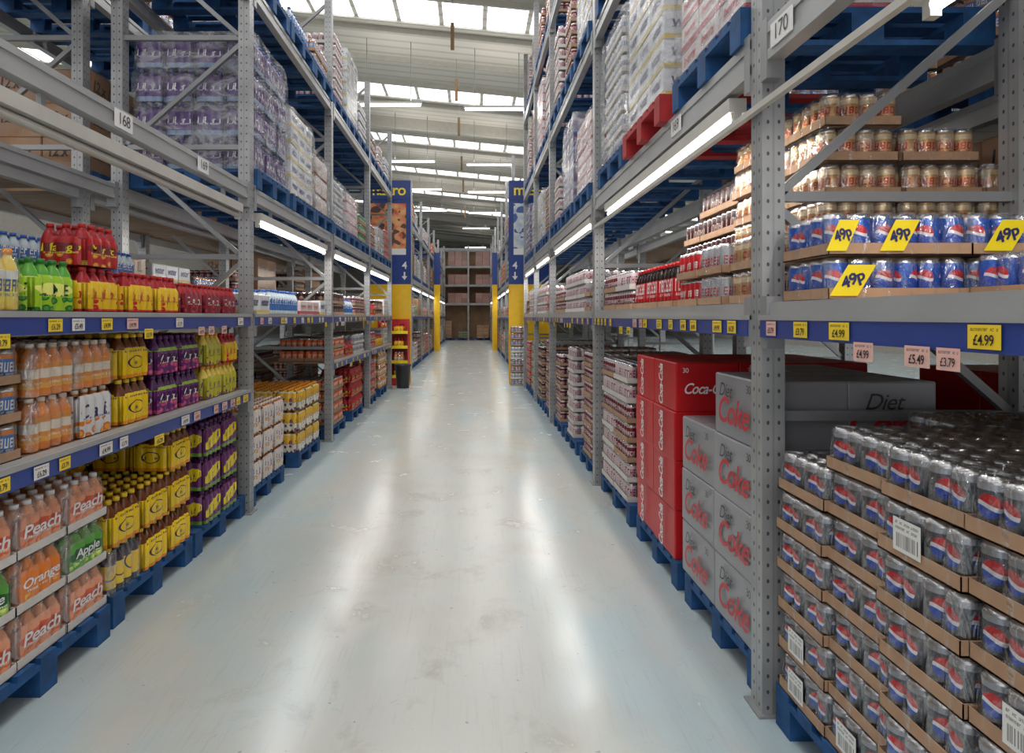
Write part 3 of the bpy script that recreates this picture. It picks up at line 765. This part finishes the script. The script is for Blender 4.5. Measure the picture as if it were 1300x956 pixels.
b=MB(); ye=39.2
for x in(-3.2,-1.75,-.3,1.15,2.6):
    b.box(x,x+.09,ye,ye+.08,0,5.6,'post'); b.box(x,x+.09,ye+.95,ye+1.03,0,5.6,'post')
for z in(2.2,3.3,4.4,5.45): b.box(-3.2,2.69,ye-.01,ye+.04,z-.12,z,'steel'); b.box(-3.2,2.69,ye+.95,ye+1,z-.12,z,'steel')
for z in(2.2,3.3,4.4): b.box(-3.2,2.69,ye+.04,ye+.95,z-.02,z,'wood')
b.box(-3.3,2.8,ye+1.1,ye+1.14,0,5.5,'wood')
b.obj('pallet_racking')
for z in(2.2,3.3,4.4):
    e=empty('carton_stack',(-3.1,ye+.1,z))
    for i in range(14):
        if i%4==3: continue
        for k in range(2 if z<4 else 3): mkobj('carton_%d'%(i*3+k),U['pinkbox'].me,e,(i*.41,0,k*.3))
for i,(u_,l_) in enumerate((('cardbox',3),('cardbox',4),('cgreen',3),('cardbox',3),('cburg',4))):
    pallet('R',-3.1+i*1.1,ye+.05,0)
    stack(nameof(u_),u_,'R',-3.05+i*1.1,ye+.05,ye+.85,PH,l_,cols=2)

# ------------------------------------------------------------ signs
def poster_mat(nm,a1,a2,a3):
    t=NT(nm); u,v,_,uvv=t.uv('UV')
    n1=t.noise(t.comb(t.mth('MULTIPLY',u,2.),t.mth('MULTIPLY',v,3.)),2.2,3)
    c=t.mix(t.ramp(n1,.35,.6),a1,a2); n2=t.noise(t.comb(t.mth('MULTIPLY',u,2.),t.mth('MULTIPLY',v,2.5),3.),2.,1)
    c=t.mix(t.mth('GREATER_THAN',n2,.54),c,a3)
    c=t.mix(t.inr(v,.0,.12),c,c8(225,225,225))
    return t.fin(c,.4)
M['poster']=poster_mat('poster_print',c8(196,80,50),c8(222,165,110),c8(90,62,60))
M['poster2']=poster_mat('poster_print_blue',c8(150,175,205),c8(215,215,205),c8(60,90,150))
def aisle_sign(xa,xb,y,tag_x,pm):
    e=empty('aisle_end_sign',((xa+xb)/2,y,0)); b=MB(); w=(xb-xa)/2
    b.box(-w,w,0,.1,0,2.08,'signyel'); b.box(-w,w,0,.1,2.08,2.62,'signblue')
    b.box(-w,w,0,.1,2.62,3.86,'signblue'); b.box(-w,w,-.01,.1,3.86,4.26,'signblue')
    b.quad([(-w+.1,-.004,2.7),(w-.1,-.004,2.7),(w-.1,-.004,3.78),(-w+.1,-.004,3.78)],pm)
    b.obj('panel',e)
    text(e,'logo','makro',(0,-.016,4.05),'cam',.33,'yel',off=.004)
    text(e,'aisle_number','4',(tag_x,-.006,2.47),'cam',.22,'white',off=.002)
    bb=MB(); bb.box(tag_x-.015,tag_x+.015,-.008,-.004,2.22,2.34,'white'); bb.quad([(tag_x-.06,-.007,2.25),(tag_x,-.007,2.17),(tag_x+.06,-.007,2.25)],'white'); bb.obj('arrow',e)
aisle_sign(-2.3,-1.3,13.9,.37,'poster'); aisle_sign(.76,1.76,13.9,-.37,'poster2')
for xa,xw in((-1.57,.24),(.80,.2)):
    b=MB(); b.box(xa,xa+xw,26.9,27.1,0,2.7,'signyel'); b.box(xa,xa+xw,26.9,27.1,2.7,4.0,'signblue'); b.obj('aisle_end_sign')
stack('can_tray_stack',['cwhite','clblue'],'R',.78,13.3,13.86,0,9,cols=1)
b=MB(); b.lathe([(.12,0),(.155,.42),(.165,.43),(.165,.47),(.14,.47),(.135,.3)],-1.37,13.0,0,24,['black']*6); b.obj('waste_bin')
e=empty('snack_display_stand',(-1.62,13.45,0)); b=MB()
b.box(-.3,.3,.3,.34,0,1.35,'red')
for z in(.15,.45,.75,1.05): b.box(-.3,.3,0,.3,z,z+.02,'white'); b.box(-.3,.3,-.01,0,z,z+.06,'yel')
b.box(-.31,-.29,0,.34,0,1.35,'red'); b.box(.29,.31,0,.34,0,1.35,'red'); b.box(-.3,.3,0,.3,0,.15,'red')
b.obj('stand',e)
for z in(.17,.47,.77,1.07):
    for i in range(2): mkobj('pack_d%d'%NCH[0],U[R.choice(('orange','yred','orpur'))].me,e,(-.27+i*.28,.01,z)); NCH[0]+=1

# ------------------------------------------------------------ room
def floor_mat():
    t=NT('painted_floor'); x,y,z,v=t.uv('Object')
    n1=t.noise(t.comb(t.mth('MULTIPLY',x,1.3),t.mth('MULTIPLY',y,.45)),1.3,5,.55,.4)
    n2=t.noise(t.comb(t.mth('MULTIPLY',x,1.6),t.mth('MULTIPLY',y,1.3)),2.0,7,.6,.4)
    n3=t.noise(t.comb(t.mth('MULTIPLY',x,30.),t.mth('MULTIPLY',y,1.2)),2.,5,.7)
    n4=t.noise(t.comb(x,y,9.),.9,5,.6,.5)
    wear=t.mth('SUBTRACT',1.,t.ramp(t.mth('ABSOLUTE',t.mth('ADD',x,.2)),.35,1.2))
    c=t.mix(t.mul(t.ramp(t.mth('ADD',n1,t.mth('MULTIPLY',wear,.22)),.45,.68),.9),c8(168,186,192),c8(184,185,180))
    c=t.mix(t.mul(t.ramp(n4,.5,.66),t.mth('ADD',.12,t.mth('MULTIPLY',wear,.38))),c,c8(168,163,150))
    c=t.mix(t.mul(t.ramp(n2,.56,.69),t.mth('ADD',.08,t.mth('MULTIPLY',wear,.45))),c,c8(142,137,125))
    c=t.mix(t.mul(t.ramp(n3,.54,.74),.22),c,c8(130,131,128))
    w=t.noise(t.comb(x,y,5.),7.,2,.5,2.5)
    s=t.mul(t.inr(w,.498,.502),t.mth('GREATER_THAN',n2,.52))
    c=t.mix(t.mth('MULTIPLY',s,.3),c,c8(105,107,107))
    sp=t.noise(t.comb(x,y,2.),26.,2,.5); c=t.mix(t.mul(t.mth('GREATER_THAN',sp,.74),.45),c,c8(95,93,90))
    t.bump(n2,.02,.01)
    return t.fin(c,t.mth('ADD',.12,t.mth('MULTIPLY',n2,.24)),0.,.6)
M['floor']=floor_mat()
def roof_mat():
    t=NT('roof_sheet'); x,y,z,v=t.uv('Object')
    w=t.mth('FRACT',t.mth('MULTIPLY',y,2.6)); rib=t.inr(w,.0,.25)
    n=t.noise(v,1.,4)
    c=t.mix(n,c8(208,202,190),c8(224,219,208)); c=t.mix(t.mth('MULTIPLY',rib,.4),c,c8(154,148,138))
    return t.fin(c,.6)
M['roof']=roof_mat()
M['rbeam']=plain('roof_steel_paint',c8(192,188,178),.5)
M['wall']=plain('wall_paint',c8(170,165,156),.7)
M['sky']=emis('skylight_panel',(.985,.985,1.),2.3)
b=MB(); b.box(-16,16,-6,62,-.1,0,'floor'); b.obj('floor')
b=MB(); b.box(-16,16,62,62.2,0,10.5,'wall'); b.obj('wall_back')
b=MB(); b.box(-16.2,-16,-6,62,0,10.5,'wall'); b.obj('wall_left')
b=MB(); b.box(16,16.2,-6,62,0,10.5,'wall'); b.obj('wall_right')
SL=-.10; Z0=7.5
def rz(x): return Z0+SL*x
def slab(b,x0,x1,y0,y1,dz0,dz1,m):
    P=[(x0,y0,rz(x0)+dz0),(x1,y0,rz(x1)+dz0),(x1,y1,rz(x1)+dz0),(x0,y1,rz(x0)+dz0),(x0,y0,rz(x0)+dz1),(x1,y0,rz(x1)+dz1),(x1,y1,rz(x1)+dz1),(x0,y1,rz(x0)+dz1)]
    k=len(b.v); b.v+=P
    for q in((0,1,5,4),(1,2,6,5),(2,3,7,6),(3,0,4,7),(4,5,6,7),(3,2,1,0)): b.face([k+i for i in q],m)
b=MB(); slab(b,-16,16,-6,62,0,.1,'roof')
y=-4
while y<62:
    slab(b,-16,16,y,y+.06,-.11,0,'rbeam'); y+=1.6667
b.obj('ceiling')
b=MB(); y=-2.2
while y<40:
    x=-15
    while x<15:
        slab(b,x,x+.8,y,y+1.15,-.012,-.002,'sky'); x+=.9
    slab(b,-15,15,y-.05,y,-.05,0,'rbeam'); slab(b,-15,15,y+1.15,y+1.2,-.05,0,'rbeam')
    y+=5.0
b.obj('window_1')
b=MB()
for x in(-4.3,4.6): slab(b,x,x+.16,-6,62,-.3,0,'rbeam')
for y in(11.0,21.,31.,41.,51.): slab(b,-16,16,y,y+.14,-.34,0,'rbeam')
b.obj('roof_beam')
M['tube2']=emis('batten_tube',(1,.98,.94),6.0)
def batten(x,y,z,en=45,up=20):
    e=empty('hanging_batten_light',(x,y,z)); b=MB()
    b.box(-.75,.75,-.06,.06,.02,.07,'fix'); b.box(-.72,.72,-.04,.04,-.02,.02,'tube2')
    for q in(-.5,.5): b.box(q-.008,q+.008,-.008,.008,.07,rz(x+q)-z-.02,'steel')
    b.obj('batten',e)
    for nm,zz,rot,E in(('lamp',-.04,0,en),('added_uplight',.09,math.pi,up)):  # second lamp is an added uplight that brightens roof and ambient
        l=D.lights.new('batten','AREA'); l.shape='RECTANGLE'; l.size=1.5; l.size_y=.15; l.energy=E; l.color=(1,.975,.93)
        o=D.objects.new(nm,l); COL.objects.link(o); o.parent=e; o.location=(0,0,zz); o.rotation_euler=(rot,0,0)
for y in(-3,1.5,6,10.): batten(-.3,y,6.6,52)  # unseen battens above the view, added along the aisle for even fill
for y in(15,20.5,25,30): batten(.55,y,6.1,30,12); batten(-1.9,y,6.2,20,12)
batten(.2,36,6.2,15,10); batten(.2,46,6.2,12,10)
for y in(2,8,14,22,30): batten(-6,y,6.5,50); batten(6,y,6.3,50)
M['brown']=plain('dropper_brown',c8(150,120,85),.6)
b=MB()
for y in(9.3,12.6,15.6,18.6,23.1,27.,34.): b.box(-.42,-.35,y,y+.07,rz(0)-1.0,rz(0)-.5,'brown'); b.box(-.39,-.38,y+.03,y+.04,rz(0)-.5,rz(0)-.02,'steel')
b.obj('cable_dropper')

# ------------------------------------------------------------ world / camera
w=D.worlds.new('World'); scene.world=w; w.use_nodes=True
bg=w.node_tree.nodes['Background']; bg.inputs[0].default_value=(.98,.985,1.,1); bg.inputs[1].default_value=1.2
cam=D.cameras.new('Camera'); co=D.objects.new('Camera',cam); COL.objects.link(co); scene.camera=co
co.location=(0,0,1.4); co.rotation_euler=(math.pi/2,0,0)
cam.sensor_width=36; cam.sensor_fit='HORIZONTAL'; cam.lens=840/1300*36
cam.shift_x=(650-600)/1300; cam.shift_y=-(478-402)/1300
cam.clip_start=.05; cam.clip_end=200
print('children',NCH[0],'objects',len(D.objects))
